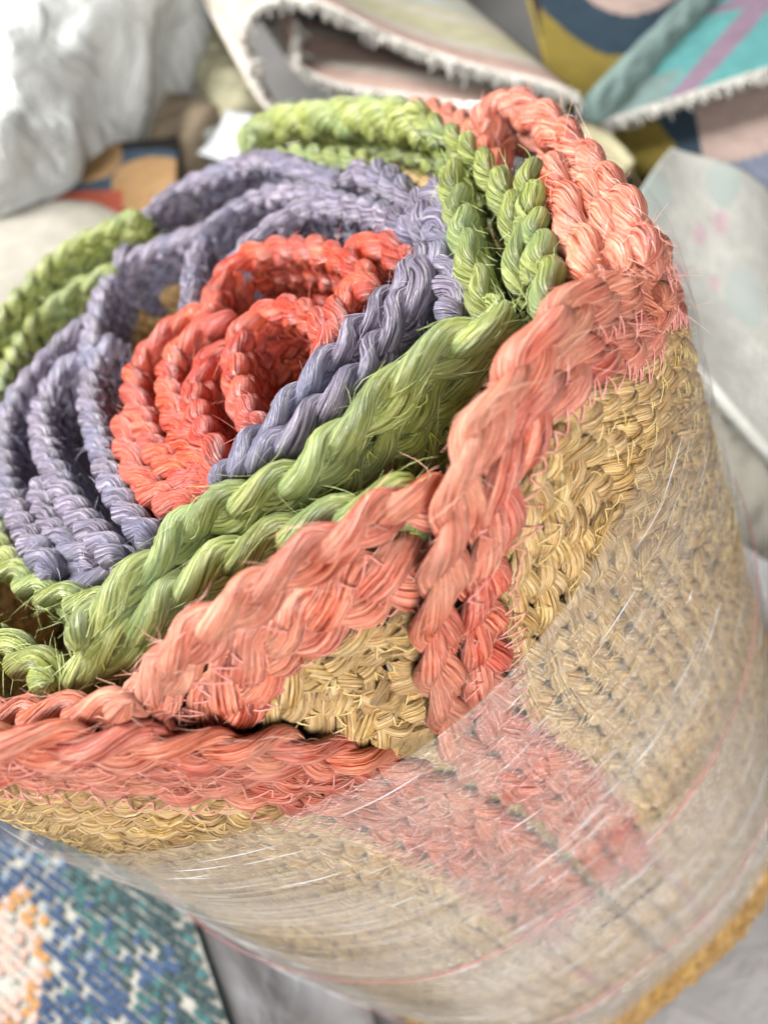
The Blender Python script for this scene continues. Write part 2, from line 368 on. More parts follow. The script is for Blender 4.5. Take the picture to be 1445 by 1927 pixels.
# --- inner coils; every list follows the edge braid of one turn
def cc(pts, **kw): coil(coral, pts, 'coral', fuzz=fz['coral'], nfuzz=fz['natural'], **kw)
def cg(pts, **kw): coil(green, pts, 'green', fuzz=fz['green'], **kw)
def cp(pts, **kw): coil(purple, pts, 'purple', fuzz=fz['purple'], **kw)
def cr(pts, **kw): coil(red, pts, 'red', fuzz=fz['red'], **kw)
cc([(262, 1375), (285, 1320), (330, 1250), (368, 1212), (412, 1165), (470, 1130), (550, 1075), (632, 1023), (670, 1002), (740, 962), (825, 945), (900, 925)], mode='cyl', rad=.1575, rows=2, nat=4, hair=520, sides=14, seg=22, edge_scale=1.0, w=.0192, bs=1.70)
cc([(-40, 1345), (60, 1350), (150, 1343), (225, 1334), (275, 1330)], dz=-.006, rows=2, nat=1, hair=300, edge_scale=.9, depth=.0)
cc([(905, 262), (922, 228), (955, 203), (1005, 218), (1052, 255), (1095, 300), (1135, 350), (1170, 405), (1201, 465), (1222, 520)], dz=-.012, rows=2, nat=0, depth=-1, hair=420, edge_scale=1.3, sides=16, L=.07, w=.0135, bs=1.3, flat=.6)
cc([(1035, 318), (1052, 362), (1070, 412), (1090, 462), (1106, 507), (1125, 555)], dz=-.006, rows=3, nat=1, depth=.03, hair=420, edge_scale=1.3, sides=16, L=.07, w=.0125, bs=1.25, flat=.7)
cc([(1088, 335), (1112, 382), (1134, 432), (1152, 482), (1168, 535)], dz=-.010, rows=2, nat=0, depth=-1, hair=420, edge_scale=1.25, sides=16, L=.07, w=.0125, bs=1.25, flat=.7)
cc([(770, 212), (830, 222), (880, 250), (915, 300), (945, 350)], dz=-.018, rows=2, nat=1, hair=200)
cg([(150, 1242), (180, 1185), (222, 1135), (268, 1095), (312, 1055), (348, 1015), (392, 980), (450, 955), (505, 932), (550, 915), (594, 888), (630, 848), (670, 810), (695, 778), (735, 745), (768, 710), (805, 685), (850, 660), (900, 640), (945, 622), (978, 590)], hair=520, sides=14, seg=22, L=.054, edge_scale=1.06, rows=4, nat=1, w=.0138, bs=1.16)
cg([(92, 1348), (118, 1315), (155, 1275), (205, 1237), (270, 1184), (350, 1118), (435, 1064), (550, 1013), (640, 985), (720, 958), (800, 925)], dz=-.008, hair=520, sides=14, seg=22, L=.052, rows=2, edge_scale=1.1, w=.014, bs=1.25)
cg([(-30, 900), (-18, 960), (5, 1030), (40, 1085), (100, 1122), (170, 1140), (225, 1142)], dz=-.008, hair=350, rows=3)
cg([(-60, 1190), (-20, 1205), (30, 1230), (80, 1262), (125, 1295)], dz=-.004, hair=350, rows=2, edge_scale=1.3, sides=14)
cg([(1003, 325), (1000, 360), (1005, 410), (1012, 460), (1025, 520), (1042, 580), (1050, 620)], dz=-.002, hair=300)
cg([(848, 325), (862, 372), (872, 430), (885, 490), (905, 550), (935, 615)], dz=0, hair=420, edge_scale=1.04, sides=14, L=.056, bs=1.15, w=.0128)
cg([(800, 238), (850, 265), (900, 312), (945, 367), (972, 430), (985, 500), (990, 560)], dz=-.002, hair=300, edge_scale=1.02, L=.06, bs=1.1, w=.0122)
cg([(468, 292), (490, 258), (540, 236), (600, 229), (680, 224), (750, 228), (805, 242)], dz=-.004, hair=420, edge_scale=1.6, rows=2, L=.075, sides=16, w=.0165, bs=1.2, flat=.85)
cg([(520, 305), (560, 302), (620, 307), (690, 318), (740, 340)], dz=-.008, rows=2, hair=100)
cg([(275, 412), (235, 432), (195, 448), (130, 482), (70, 540), (20, 600), (-25, 660), (-60, 740)], dz=.007, hair=200, L=.04, rows=4, nat=1)
cg([(235, 510), (195, 532), (150, 555), (95, 592), (55, 635), (25, 692), (0, 755), (-20, 830), (-30, 900)], dz=-.004, hair=200, L=.04)
cp([(170, 612), (118, 657), (78, 702), (40, 752), (18, 802), (14, 852), (16, 907), (32, 952), (58, 1007), (88, 1054), (110, 1085)], dz=-.004, hair=200, L=.036, edge_scale=1.02, bs=1.05, w=.0118, thick=1.0, flat=.65)
cp([(170, 672), (125, 707), (97, 752), (86, 802), (96, 862), (122, 914), (148, 964), (182, 1005), (215, 1042), (238, 1066)], dz=-.006, hair=220, L=.036, edge_scale=1.02, bs=1.05, w=.0118, thick=1.0, flat=.65)
cp([(84, 915), (98, 985), (130, 1032), (190, 1064)], dz=-.008, hair=200, L=.036, edge_scale=1.02, bs=1.05, w=.0118, thick=1.0, flat=.65, rows=2)
cp([(225, 640), (192, 685), (177, 730), (178, 780), (191, 830), (208, 880), (226, 930), (257, 980), (300, 1032)], dz=-.006, hair=220, L=.036, edge_scale=1.02, bs=1.05, w=.0118, thick=1.0, flat=.65)
cp([(400, 445), (345, 459), (280, 484), (243, 509), (213, 539), (196, 574), (184, 612), (176, 660), (173, 705)], dz=-.006, hair=160, L=.036, edge_scale=1.02, bs=1.05, w=.0118, thick=1.0, flat=.65, rows=2, nat=3)
cp([(235, 515), (240, 490), (254, 460), (280, 422), (312, 388), (352, 357), (402, 337), (445, 321), (488, 310), (530, 311), (565, 325), (605, 341), (645, 352)], dz=-.004, hair=160, L=.036, edge_scale=1.02, bs=1.05, w=.0118, thick=1.0, flat=.65)
cp([(645, 358), (665, 345), (697, 338), (735, 354), (772, 380), (796, 407), (806, 442), (806, 482)], dz=-.006, hair=200, edge_scale=1.2)
cp([(364, 600), (366, 575), (370, 525), (381, 482), (402, 444), (438, 410), (480, 386), (520, 374), (562, 371), (600, 376), (640, 388), (668, 402)], dz=-.005, hair=140, L=.036, edge_scale=1.02, bs=1.05, w=.0118, thick=1.0, flat=.65)
cp([(440, 520), (457, 498), (480, 467), (503, 450), (522, 435), (553, 415), (593, 399), (640, 395), (690, 404), (725, 415), (765, 442), (790, 470)], dz=-.005, hair=140, L=.036, edge_scale=1.02, bs=1.05, w=.0118, thick=1.0, flat=.65)
cp([(418, 945), (428, 922), (452, 888), (482, 852), (522, 812), (564, 764), (594, 724), (635, 684), (670, 647), (717, 594), (752, 562), (785, 517), (802, 480)], dz=0, hair=350, sides=14)
cp([(470, 900), (497, 878), (532, 847), (582, 814), (617, 777), (662, 747), (694, 700), (732, 640), (770, 585), (805, 540), (822, 480)], dz=-.001, hair=350, sides=14)
cp([(868, 625), (856, 562), (846, 502), (836, 442), (826, 390), (815, 365)], dz=-.004, hair=300, edge_scale=1.1)
cp([(60, 1078), (85, 1090), (125, 1097), (180, 1092), (250, 1088), (310, 1075)], dz=-.012, hair=300, rows=2, nat=1, L=.06)
kr = dict(L=.042, hair=110, nat=2, edge_scale=1.04, bs=1.08, w=.0122, thick=1.02, flat=.6)
cr([(408, 610), (409, 595), (413, 562), (425, 532), (454, 502), (494, 484), (546, 474), (600, 477), (640, 491), (672, 511), (697, 537)], dz=-.005, rows=3, **kr)
cr([(662, 500), (670, 490), (691, 472), (722, 468), (750, 482), (770, 507)], dz=-.005, rows=3, **kr)
cr([(425, 592), (410, 595), (390, 599), (355, 608), (320, 636), (293, 662), (271, 692), (261, 722), (263, 758), (273, 793), (288, 831), (308, 863), (336, 891), (371, 919), (405, 942)], dz=-.005, rows=3, **kr)
cr([(246, 790), (247, 810), (249, 842), (258, 882), (277, 914), (307, 940), (347, 960), (390, 972)], dz=-.005, rows=3, **kr)
cr([(455, 610), (402, 625), (364, 647), (337, 682), (327, 720), (330, 762), (339, 802), (352, 834), (374, 870), (397, 907), (420, 936)], dz=-.005, rows=3, **kr)
cr([(455, 652), (407, 681), (384, 714), (375, 752), (379, 794), (392, 832), (410, 864), (424, 902), (440, 930)], dz=-.005, rows=3, **kr)
cr([(500, 820), (472, 792), (458, 752), (452, 706), (454, 662), (468, 628), (492, 607), (529, 592), (568, 594), (598, 610), (617, 637), (624, 667), (617, 705)], dz=-.005, rows=3, **kr)
cr([(642, 660), (642, 600), (656, 562), (690, 550), (722, 562)], dz=-.005, rows=3, **kr)
cr([(470, 880), (480, 850), (505, 830)], dz=-.005, rows=2, **kr)
for k, rg in (('coral', coral), ('green', green), ('purple', purple), ('red', red)): fz[k].build('loose_fibres', HAIR[k], rg)
fz['natural'].build('loose_fibres', HAIR['natural'], coral)

def plastic_mat(name, col, alpha, rough=.25, scale=14, bump=1.0, dist=.01):
    m, nt, bs = new_mat(name); L = nt.links.new; tc = N(nt, 'ShaderNodeTexCoord'); n = N(nt, 'ShaderNodeTexNoise'); n.inputs['Scale'].default_value = scale; n.inputs['Detail'].default_value = 5; n.inputs['Distortion'].default_value = 1.2
    L(tc.outputs['Object'], n.inputs['Vector']); b = N(nt, 'ShaderNodeBump'); b.inputs['Strength'].default_value = bump; b.inputs['Distance'].default_value = dist; L(n.outputs[0], b.inputs['Height']); L(b.outputs[0], bs.inputs['Normal'])
    bs.inputs['Base Color'].default_value = (*col, 1); bs.inputs['Roughness'].default_value = rough; bs.inputs['Specular IOR Level'].default_value = .7
    if alpha < 1:
        mr = N(nt, 'ShaderNodeMapRange'); mr.inputs[1].default_value = .3; mr.inputs[2].default_value = .7; mr.inputs[3].default_value = alpha * .6; mr.inputs[4].default_value = min(1, alpha * 1.4); L(n.outputs[0], mr.inputs[0])
        tr = N(nt, 'ShaderNodeBsdfTransparent'); mx = N(nt, 'ShaderNodeMixShader'); L(mr.outputs[0], mx.inputs[0]); L(tr.outputs[0], mx.inputs[1]); L(bs.outputs[0], mx.inputs[2]); L(mx.outputs[0], nt.nodes['Material Output'].inputs[0])
    return m
# ------------------------------------------------------------------ stretch film round the roll
def film_mat(name, lo, hi, ztop, ufade=None):
    m, nt, bs = new_mat(name); L = nt.links.new
    uv = N(nt, 'ShaderNodeUVMap'); mp = N(nt, 'ShaderNodeMapping'); mp.inputs['Scale'].default_value = (8, 400, 1); mp.inputs['Rotation'].default_value = (0, 0, .035); L(uv.outputs[0], mp.inputs[0])
    n1 = N(nt, 'ShaderNodeTexNoise'); n1.inputs['Scale'].default_value = 1.0; n1.inputs['Detail'].default_value = 5; n1.inputs['Roughness'].default_value = .65; L(mp.outputs[0], n1.inputs['Vector'])
    mp2 = N(nt, 'ShaderNodeMapping'); mp2.inputs['Scale'].default_value = (6, 14, 1); L(uv.outputs[0], mp2.inputs[0])
    n2 = N(nt, 'ShaderNodeTexNoise'); n2.inputs['Scale'].default_value = 1.0; n2.inputs['Detail'].default_value = 3; L(mp2.outputs[0], n2.inputs['Vector'])
    ad = N(nt, 'ShaderNodeMath', _operation='MULTIPLY'); L(n1.outputs[0], ad.inputs[0]); L(n2.outputs[0], ad.inputs[1])
    mr = N(nt, 'ShaderNodeMapRange'); mr.inputs[1].default_value = .17; mr.inputs[2].default_value = .36; mr.inputs[3].default_value = lo; mr.inputs[4].default_value = hi; L(ad.outputs[0], mr.inputs[0])
    tr = N(nt, 'ShaderNodeBsdfTransparent'); mx = N(nt, 'ShaderNodeMixShader'); sp = N(nt, 'ShaderNodeSeparateXYZ'); L(uv.outputs[0], sp.inputs[0])
    ed = N(nt, 'ShaderNodeMapRange'); ed.inputs[1].default_value = ztop + .004; ed.inputs[2].default_value = ztop - .05; ed.inputs[3].default_value = .28; ed.inputs[4].default_value = 1.0; L(sp.outputs[1], ed.inputs[0])
    fm = N(nt, 'ShaderNodeMath', _operation='MULTIPLY'); L(mr.outputs[0], fm.inputs[0]); L(ed.outputs[0], fm.inputs[1])
    if ufade:
        ue = N(nt, 'ShaderNodeMapRange'); ue.inputs[1].default_value = ufade[0]; ue.inputs[2].default_value = ufade[1]; L(sp.outputs[0], ue.inputs[0])
        f2 = N(nt, 'ShaderNodeMath', _operation='MULTIPLY'); L(fm.outputs[0], f2.inputs[0]); L(ue.outputs[0], f2.inputs[1]); fm = f2
    L(fm.outputs[0], mx.inputs[0]); L(tr.outputs[0], mx.inputs[1]); L(bs.outputs[0], mx.inputs[2])
    bs.inputs['Base Color'].default_value = (.66, .60, .53, 1); bs.inputs['Roughness'].default_value = .22; bs.inputs['Specular IOR Level'].default_value = .8
    gl = N(nt, 'ShaderNodeBsdfGlossy'); gl.inputs['Roughness'].default_value = .10; gl.inputs['Color'].default_value = (1, 1, 1, 1)
    fr = N(nt, 'ShaderNodeValue'); fr.outputs[0].default_value = 0.0 if ufade else .10
    bp = N(nt, 'ShaderNodeBump'); bp.inputs['Strength'].default_value = 1.0; bp.inputs['Distance'].default_value = .0012; L(n1.outputs[0], bp.inputs['Height'])
    L(bp.outputs[0], bs.inputs['Normal']); bp2 = N(nt, 'ShaderNodeBump'); bp2.inputs['Strength'].default_value = 1.0; bp2.inputs['Distance'].default_value = .004; L(n1.outputs[0], bp2.inputs['Height']); L(bp2.outputs[0], gl.inputs['Normal'])
    mx2 = N(nt, 'ShaderNodeMixShader'); L(fr.outputs[0], mx2.inputs[0]); L(mx.outputs[0], mx2.inputs[1]); L(gl.outputs[0], mx2.inputs[2])
    L(mx2.outputs[0], nt.nodes['Material Output'].inputs[0]); return m
film = tag(empty('stretch_film'), 'clear milky stretch film wound tightly around the lower roll', 'film')
def film_sheet(name, ztop, zbot, rad, mat, seed, th0=0, th1=360):
    nt_, nz = 420, max(int((ztop - zbot) / .0013), 10); g = np.random.default_rng(seed)
    th = np.radians(np.linspace(th0, th1, nt_)); edge = ztop + .003 * np.sin(2 * th + seed) + .002 * np.sin(5 * th + 2 * seed)
    ridge = np.zeros((nz + 1, nt_))
    for _ in range(70):                         # long shallow pleats that run round the roll
        z0 = g.uniform(0, 1); c = g.uniform(0, 2 * np.pi); wd = g.uniform(.15, .9); hgt = g.uniform(.0002, .0009); sg = g.uniform(.0008, .0022) / (ztop - zbot); sl = g.normal(0, .012)
        dth = (th - c + np.pi) % (2 * np.pi) - np.pi; z = np.linspace(0, 1, nz + 1)[:, None]
        ridge += hgt * np.exp(-.5 * ((z - z0 - sl * dth[None]) / sg) ** 2) * np.exp(-.5 * (dth[None] / wd) ** 2)
    v = np.linspace(0, 1, nz + 1)[:, None]; Z = edge[None] * (1 - v) + zbot * v
    r = rad + bulge(np.broadcast_to(th[None], Z.shape), Z) + ridge + .0012 * np.sin(3 * th + seed)[None] * v + .0008 * np.sin(7 * th)[None] * np.cos(9 * v)
    X = np.stack([r * np.cos(th)[None], r * np.sin(th)[None], Z], -1).reshape(-1, 3)
    i = np.arange(nz)[:, None] * nt_; j = np.arange(nt_ - 1)[None]
    F = np.stack([i + j, i + nt_ + j, i + nt_ + j + 1, i + j + 1], -1).reshape(-1, 4)
    UV = np.stack([np.broadcast_to((th * rad)[None], Z.shape), Z], -1).reshape(-1, 2)
    return mesh_obj(name, X, F, mat, film, UV)
film_sheet('film_wrap', .034, -.336, .1776, film_mat('stretch_film', .01, .37, .034), 3)
film_sheet('film_wrap', -.134, -.3375, .1794, film_mat('stretch_film_second', .0, .24, -.134), 5)
film_sheet('film_wrap', -.268, -.339, .1812, film_mat('stretch_film_third', .0, .20, -.268), 9)
film_sheet('film_wrap', .031, -.3365, .1786, film_mat('stretch_film_tail', .08, .56, .031, (math.radians(-90) * .1786, math.radians(-116) * .1786)), 13, -262, -90)
M['pink_film'] = plastic_mat('pink_film_edge', (.72, .26, .27), .34, .3, 60, .3, .001)
M['black_ink'] = plain_mat('black_ink', (.02, .02, .025), .5)
def edge_line(z, rad, hw, col):                 # thick rolled edge of the film
    th = np.radians(np.linspace(-200, 20, 400)); rad = rad + bulge(th, np.full_like(th, z)); P = np.stack([rad * np.cos(th), rad * np.sin(th), z + .003 * np.sin(2 * th + 1) + .0015 * np.sin(6 * th)], 1)
    A_ = np.tile([[0, 0, 1.0]], (400, 1)); B_ = np.stack([np.cos(th), np.sin(th), 0 * th], 1)
    hwv = hw * (.6 + wob(400, .0015, .02, .6, int(z * -1000))); V, F, UV = tube_grid(P, A_, B_, np.clip(hwv, hw * .12, None), np.full(400, .0004), 8, cap=False)
    mesh_obj('film_edge', V, F, col, film, UV)
M['pleat'] = plastic_mat('film_pleat', (.92, .92, .92), .55, .12, 40, .2, .001); V_, F_, kq = [], [], 0
for _ in range(260):                            # creases of doubled film that catch the light
    c = math.radians(rng.uniform(-165, -15)); z0 = rng.uniform(-.32, .022); ln = rng.uniform(.02, .16); npt = 26; th = np.linspace(c, c + ln, npt)
    lay = bulge(th, np.full_like(th, z0)) + .1782 + (.0022 if z0 < -.134 else 0) + (.0018 if z0 < -.268 else 0); P = np.stack([(lay + .0002) * np.cos(th), (lay + .0002) * np.sin(th), z0 + rng.normal(0, .02) * (th - c) + .0004 * np.sin(30 * th)], 1)
    pr = rng.uniform(.00006, .00020) * np.sin(np.linspace(.05, math.pi - .05, npt)) ** .6; V, F, _u = tube_grid(P, np.tile([[0, 0, 1.0]], (npt, 1)), np.stack([np.cos(th), np.sin(th), 0 * th], 1), pr, pr * 1.2, 5, cap=False); V_.append(V); F_.append(F + kq); kq += len(V)
tag(mesh_obj('film_creases', np.vstack(V_), np.vstack(F_), M['pleat'], film), kind='stuff')
edge_line(-.136, .1806, .0017, M['pink_film']); edge_line(-.270, .1826, .0013, M['pink_film'])
tc = bpy.data.curves.new('printed_text', 'FONT'); tc.body = '-KAVNAZ'; tc.size = .0085; tc.extrude = .00005; tc.align_x = 'CENTER'
to = bpy.data.objects.new('printed_text', tc); C.objects.link(to)
dg = bpy.context.evaluated_depsgraph_get(); tm = bpy.data.meshes.new_from_object(to.evaluated_get(dg)); bpy.data.objects.remove(to)
co = np.empty(len(tm.vertices) * 3, np.float32); tm.vertices.foreach_get('co', co); co = co.reshape(-1, 3)
tth = math.radians(-89.5) + co[:, 0] / .181; tr_ = .1838 + co[:, 2]
tm.vertices.foreach_set('co', np.stack([tr_ * np.cos(tth), tr_ * np.sin(tth), -.178 + co[:, 1]], 1).astype(np.float32).ravel()); tm.update()
tm.materials.clear(); tm.materials.append(M['black_ink']); to = bpy.data.objects.new('printed_text', tm); C.objects.link(to); to.parent = film

# ------------------------------------------------------------------ setting and background
def cloth(name, quad, mats, parent=None, nu=40, nv=40, amp=.004, thick=.006, pattern=None, seed=1, arch=0.0):
    """a rug or sheet spread between four corner points (in order round), gently uneven, with real thickness"""
    q = [np.asarray(p, float) for p in quad]; u = np.linspace(0, 1, nu + 1)[None, :, None]; v = np.linspace(0, 1, nv + 1)[:, None, None]
    X = (1 - u) * (1 - v) * q[0] + u * (1 - v) * q[1] + u * v * q[2] + (1 - u) * v * q[3]
    nrm = np.cross(q[1] - q[0], q[3] - q[0]); nrm /= np.linalg.norm(nrm); nrm = nrm * (1 if nrm[2] > 0 else -1); g = np.random.default_rng(seed)
    hgt = np.zeros((nv + 1, nu + 1))
    for _ in range(7):
        fx, fy, ph = g.uniform(-7, 7), g.uniform(-7, 7), g.uniform(0, 6.3); hgt += amp / 3 * np.sin(fx * u[..., 0] + fy * v[..., 0] + ph)
    hgt += arch * np.sin(np.pi * u[..., 0])
    T_ = X + hgt[..., None] * nrm; Bt = T_ - nrm * thick
    n1 = (nu + 1) * (nv + 1); V = np.vstack([T_.reshape(-1, 3), Bt.reshape(-1, 3)])
    i = np.arange(nv)[:, None] * (nu + 1); j = np.arange(nu)[None]
    Ft = np.stack([i + j, i + j + 1, i + nu + 2 + j, i + nu + 1 + j], -1).reshape(-1, 4); Fb = Ft[:, ::-1] + n1
    rim = np.r_[np.arange(nu), nu + np.arange(nv) * (nu + 1), n1 - 1 - np.arange(nu), (np.arange(nv, 0, -1)) * (nu + 1)]
    r2 = np.roll(rim, -1); Fs = np.stack([rim, rim + n1, r2 + n1, r2], 1)
    mi = np.zeros(len(Ft) + len(Fb) + len(Fs), np.int32)
    if pattern:
        uu = (np.arange(nu) + .5) / nu; vv = (np.arange(nv) + .5) / nv
        mi[:len(Ft)] = np.array([[pattern(a, b) for a in uu] for b in vv]).ravel()
    UV = np.vstack([np.stack(np.broadcast_arrays(u[..., 0], v[..., 0]), -1).reshape(-1, 2)] * 2)
    return mesh_obj(name, V, np.vstack([Ft, Fb, Fs]), mats, parent, UV, midx=mi)
def crumpled_roll(name, p0, p1, r0, r1, mat, amp=.006, parent=None, seg=90, sides=64, seed=2, fx=9, freq=24):
    p0, p1 = np.asarray(p0), np.asarray(p1); ax = unit(p1 - p0); a = unit(np.cross(ax, [0, 0, 1.0])); b = np.cross(a, ax); g = np.random.default_rng(seed)
    t = np.linspace(0, 1, seg)[:, None]; th = np.linspace(0, 2 * np.pi, sides, endpoint=False)[None]; h = np.zeros((seg, sides))
    for _ in range(26):
        kx = g.uniform(-fx, fx) * 2; ky = g.integers(-8, 9); ph = g.uniform(0, 6.3); h += amp / 5 * (1 - 2 * np.abs(np.sin(.5 * (kx * t * 3 + ky * th + ph))))
    capf = np.sqrt(np.clip(1 - (np.abs(t - .5) * 2) ** freq, 0, 1)) + .02
    r = ((r0 + (r1 - r0) * t) + h) * capf
    X = p0 + t[..., None] * (p1 - p0) + r[..., None] * (np.cos(th)[..., None] * a + np.sin(th)[..., None] * b)
    i = np.arange(seg - 1)[:, None] * sides; j = np.arange(sides)[None]; j2 = (j + 1) % sides
    F = np.stack([i + j, i + j2, i + sides + j2, i + sides + j], -1).reshape(-1, 4)
    return mesh_obj(name, X.reshape(-1, 3), F, mat, parent)
def fringe(parent, P, direction, mat, length=.012, gap=.0016, rad=.0009, seed=4):
    """cotton fringe: short uneven yarn ends along an edge (joined: too many to tell apart)"""
    P = resample(np.asarray(P), gap); n = len(P); g = np.random.default_rng(seed); T = unit(np.gradient(P, axis=0)); d0 = np.asarray(direction, float)
    V_, F_, k = [], [], 0
    for rep in range(2):
        ln = length * g.uniform(.6, 1.25, n); d = unit(d0[None] + T * g.normal(0, .3, (n, 1)) + g.normal(0, .18, (n, 3)))
        for i in range(n):
            pts = np.array([P[i] - d[i] * .002, P[i] + d[i] * ln[i] * .5, P[i] + d[i] * ln[i] + g.normal(0, .001, 3)])
            A_ = np.tile(T[i], (3, 1)); B_ = np.tile(unit(np.cross(T[i], d[i])), (3, 1))
            V, F, _ = tube_grid(pts, A_, B_, rad * np.array([1, 1.1, .7]), rad * np.array([1, 1.1, .7]), 5, cap=False); V_.append(V); F_.append(F + k); k += len(V)
    return tag(mesh_obj('fringe', np.vstack(V_), np.vstack(F_), mat, parent), kind='stuff')
ZF = -.405
M['floor'] = plain_mat('shop_floor', (.16, .155, .15), .6, (.24, .235, .23), 3, .1, 40)
V = np.array([[-4, -3, ZF], [4, -3, ZF], [4, 6, ZF], [-4, 6, ZF]]); tag(mesh_obj('floor', V, np.array([[0, 1, 2, 3]]), M['floor'], smooth=False), kind='structure')
M['white_plastic'] = plastic_mat('white_plastic', (.46, .47, .46), 1, .16, 22, 1.0, .014)
M['floor_plastic'] = plastic_mat('floor_plastic', (.46, .45, .455), .92, .3, 12, .8, .012)
M['clear_plastic'] = plastic_mat('clear_plastic', (.56, .56, .60), .75, .2, 10, .8, .012)
cols = dict(cream=(.36, .325, .28), pinkish=(0.328, 0.234, 0.199), yellowish=(.33, .31, .21), greyblue=(0.275, 0.298, 0.298), white_yarn=(0.431, 0.414, 0.379), mustard=(0.193, 0.146, 0.032), navy=(0.027, 0.044, 0.062), rose=(0.330, 0.248, 0.218),
            teal=(0.142, 0.200, 0.188), turquoise=(.085, .245, .245), mauve=(0.200, 0.142, 0.188), darkbrown=(0.033, 0.024, 0.021), slate=(0.134, 0.151, 0.198), palegrey=(.40, .395, .365), pinkdot=(.43, .33, .345), beige=(.225, .212, .18),
            khaki=(0.278, 0.255, 0.161), tan=(0.223, 0.176, 0.124), orange=(.20, .12, .055), black=(0.008, 0.007, 0.007), rust=(0.175, 0.040, 0.023), greygreen=(0.287, 0.304, 0.287), paper=(0.424, 0.436, 0.459), maroon=(0.065, 0.030, 0.041),
            kblue=(.030, .050, .092), kteal=(.032, .078, .080), kdark=(0.026, 0.043, 0.046), korange=(0.267, 0.138, 0.051), kpink=(0.340, 0.229, 0.193), kwhite=(.24, .235, .21), kpale=(0.129, 0.162, 0.195), redl=(0.252, 0.053, 0.076))
for k, v in cols.items(): M[k] = plain_mat(k + '_wool', v, .9, tuple(min(1, x * 1.22) for x in v), 60, .4, 300, .15)
mm = lambda *k: [M[x] for x in k]

# --- kilim at the lower left, on a stack, thick woven knots
KZ = -.215
k_origin = on_plane((345, 1690), KZ); 
kd1 = unit(on_plane((60, 1500), KZ) - on_plane((345, 1690), KZ)); kd1[2] = 0; kd1 = unit(kd1)       # along the weave rows
kd2 = np.cross([0, 0, 1.0], kd1)
kil = tag(empty('kilim_rug', loc=(0, 0, 0)), 'blue, teal and cream flat-woven kilim at the lower left', 'rug')
ref = on_plane((0, 1927), KZ)
if (ref - k_origin) @ kd2 < 0: kd2 = -kd2
e0 = on_plane((345, 1690), KZ); e1 = on_plane((425, 1927), KZ); side = unit(e1 - e0)
def inside(p): return np.cross(side, p - e0)[2]
sgn = np.sign(inside(ref))
pA, pB = e0 - side * .35, e1 + side * .35
inn = np.cross([0, 0, 1.0], side) * sgn
cloth('ground_weave', [pA - [0, 0, .002], pB - [0, 0, .002], pB + inn * .6 - [0, 0, .002], pA + inn * .6 - [0, 0, .002]], mm('kdark', 'kwhite'), kil, 30, 30, 0, .008, lambda u, v: 1)
uvs_ = []; g = np.random.default_rng(11); base0 = np.array([[1, 0, 0], [.5, .8, 0], [-.5, .8, 0], [-1, 0, 0], [-.5, -.8, 0], [.5, -.8, 0]]); KV = {}; pitch_u, pitch_v = .0068, .0054
mats_k = ['kblue', 'kteal', 'kdark', 'korange', 'kpink', 'kwhite', 'kpale']
VV, FF, MI, kk = [], [], [], 0
fp = on_plane((-10, 1830), KZ); fd = np.cross(side, fp - e0)[2] * sgn; fa = (fp - e0) @ side
for iv in range(-20, 84):
    for iu in range(-50, 84):
        p = e0 + kd1 * (iu + .5 * (iv % 2)) * pitch_u + kd2 * iv * pitch_v
        dist = np.cross(side, p - e0)[2] * sgn
        if dist < .002 or dist > .36: continue
        al = (p - e0) @ side
        if al < -.25 or al > .30: continue
        # pattern: dark teal border by the edge, blue field, cream and pink figure outlined in orange
        f = dist + .012 * math.sin(al * 38) + g.normal(0, .006)
        if g.random() < (.05 if f < .05 else .20): continue
        fig = math.hypot((dist - fd) / .040, (al - fa) / .046) + .12 * math.sin(9 * math.atan2(al - fa, dist - fd))
        if fig < .82: c = 4 if g.random() < .8 else 5
        elif fig < 1.08: c = 3 if g.random() < .75 else 4
        elif f < .035: c = 2 if g.random() < .8 else 1
        elif f < .062: c = 1 if g.random() < .38 else (2 if g.random() < .6 else 0)
        else: c = 0 if g.random() < .85 else (1 if g.random() < .5 else 6)
        su, sv, hh = pitch_u * g.uniform(.62, .80), pitch_v * g.uniform(.50, .60), g.uniform(.0012, .0022)
        base = base0 * g.uniform(.85, 1.15, (6, 1)); p = p + kd1 * g.normal(0, .0004) + kd2 * g.normal(0, .0002)
        ring = p + (base[:, :1] * kd1 * su) + (base[:, 1:2] * kd2 * sv); ring2 = p + (base[:, :1] * kd1 * su * .6) + (base[:, 1:2] * kd2 * sv * .6) + [0, 0, hh]
        VV.append(np.vstack([ring, ring2])); j = np.arange(6); FF.append(np.vstack([np.stack([kk + j, kk + (j + 1) % 6, kk + 6 + (j + 1) % 6, kk + 6 + j], 1), [[kk + 6, kk + 7, kk + 8, kk + 9], [kk + 9, kk + 10, kk + 11, kk + 6]]])); MI += [c] * 8; kk += 12
tag(mesh_obj('woven_knots', np.vstack(VV), np.vstack(FF), mm(*mats_k), kil, midx=MI), kind='stuff')
stk = tag(empty('rug_stack'), 'dark rug stack that carries the blue kilim', 'rug stack')
for i in range(8):
    z = KZ - .010 - i * .0215; o_ = g.uniform(-.006, .0)
    cloth('folded_rug', [pA + inn * (.004 - o_) + [0, 0, z - KZ], pB + inn * (.004 - o_) + [0, 0, z - KZ], pB + inn * .6 + [0, 0, z - KZ], pA + inn * .6 + [0, 0, z - KZ]], mm(('slate', 'darkbrown', 'maroon')[i % 3]), stk, 20, 20, .001, .019)
tag(cloth('plastic_sheet', [on_plane((335, 1660), -.226), on_plane((455, 2040), -.226), on_plane((800, 2150), -.385), on_plane((640, 1740), -.345)], M['clear_plastic'], None, 60, 60, .006, .0006, seed=8), 'crumpled translucent plastic sheet between the kilim and the roll', 'plastic sheet')

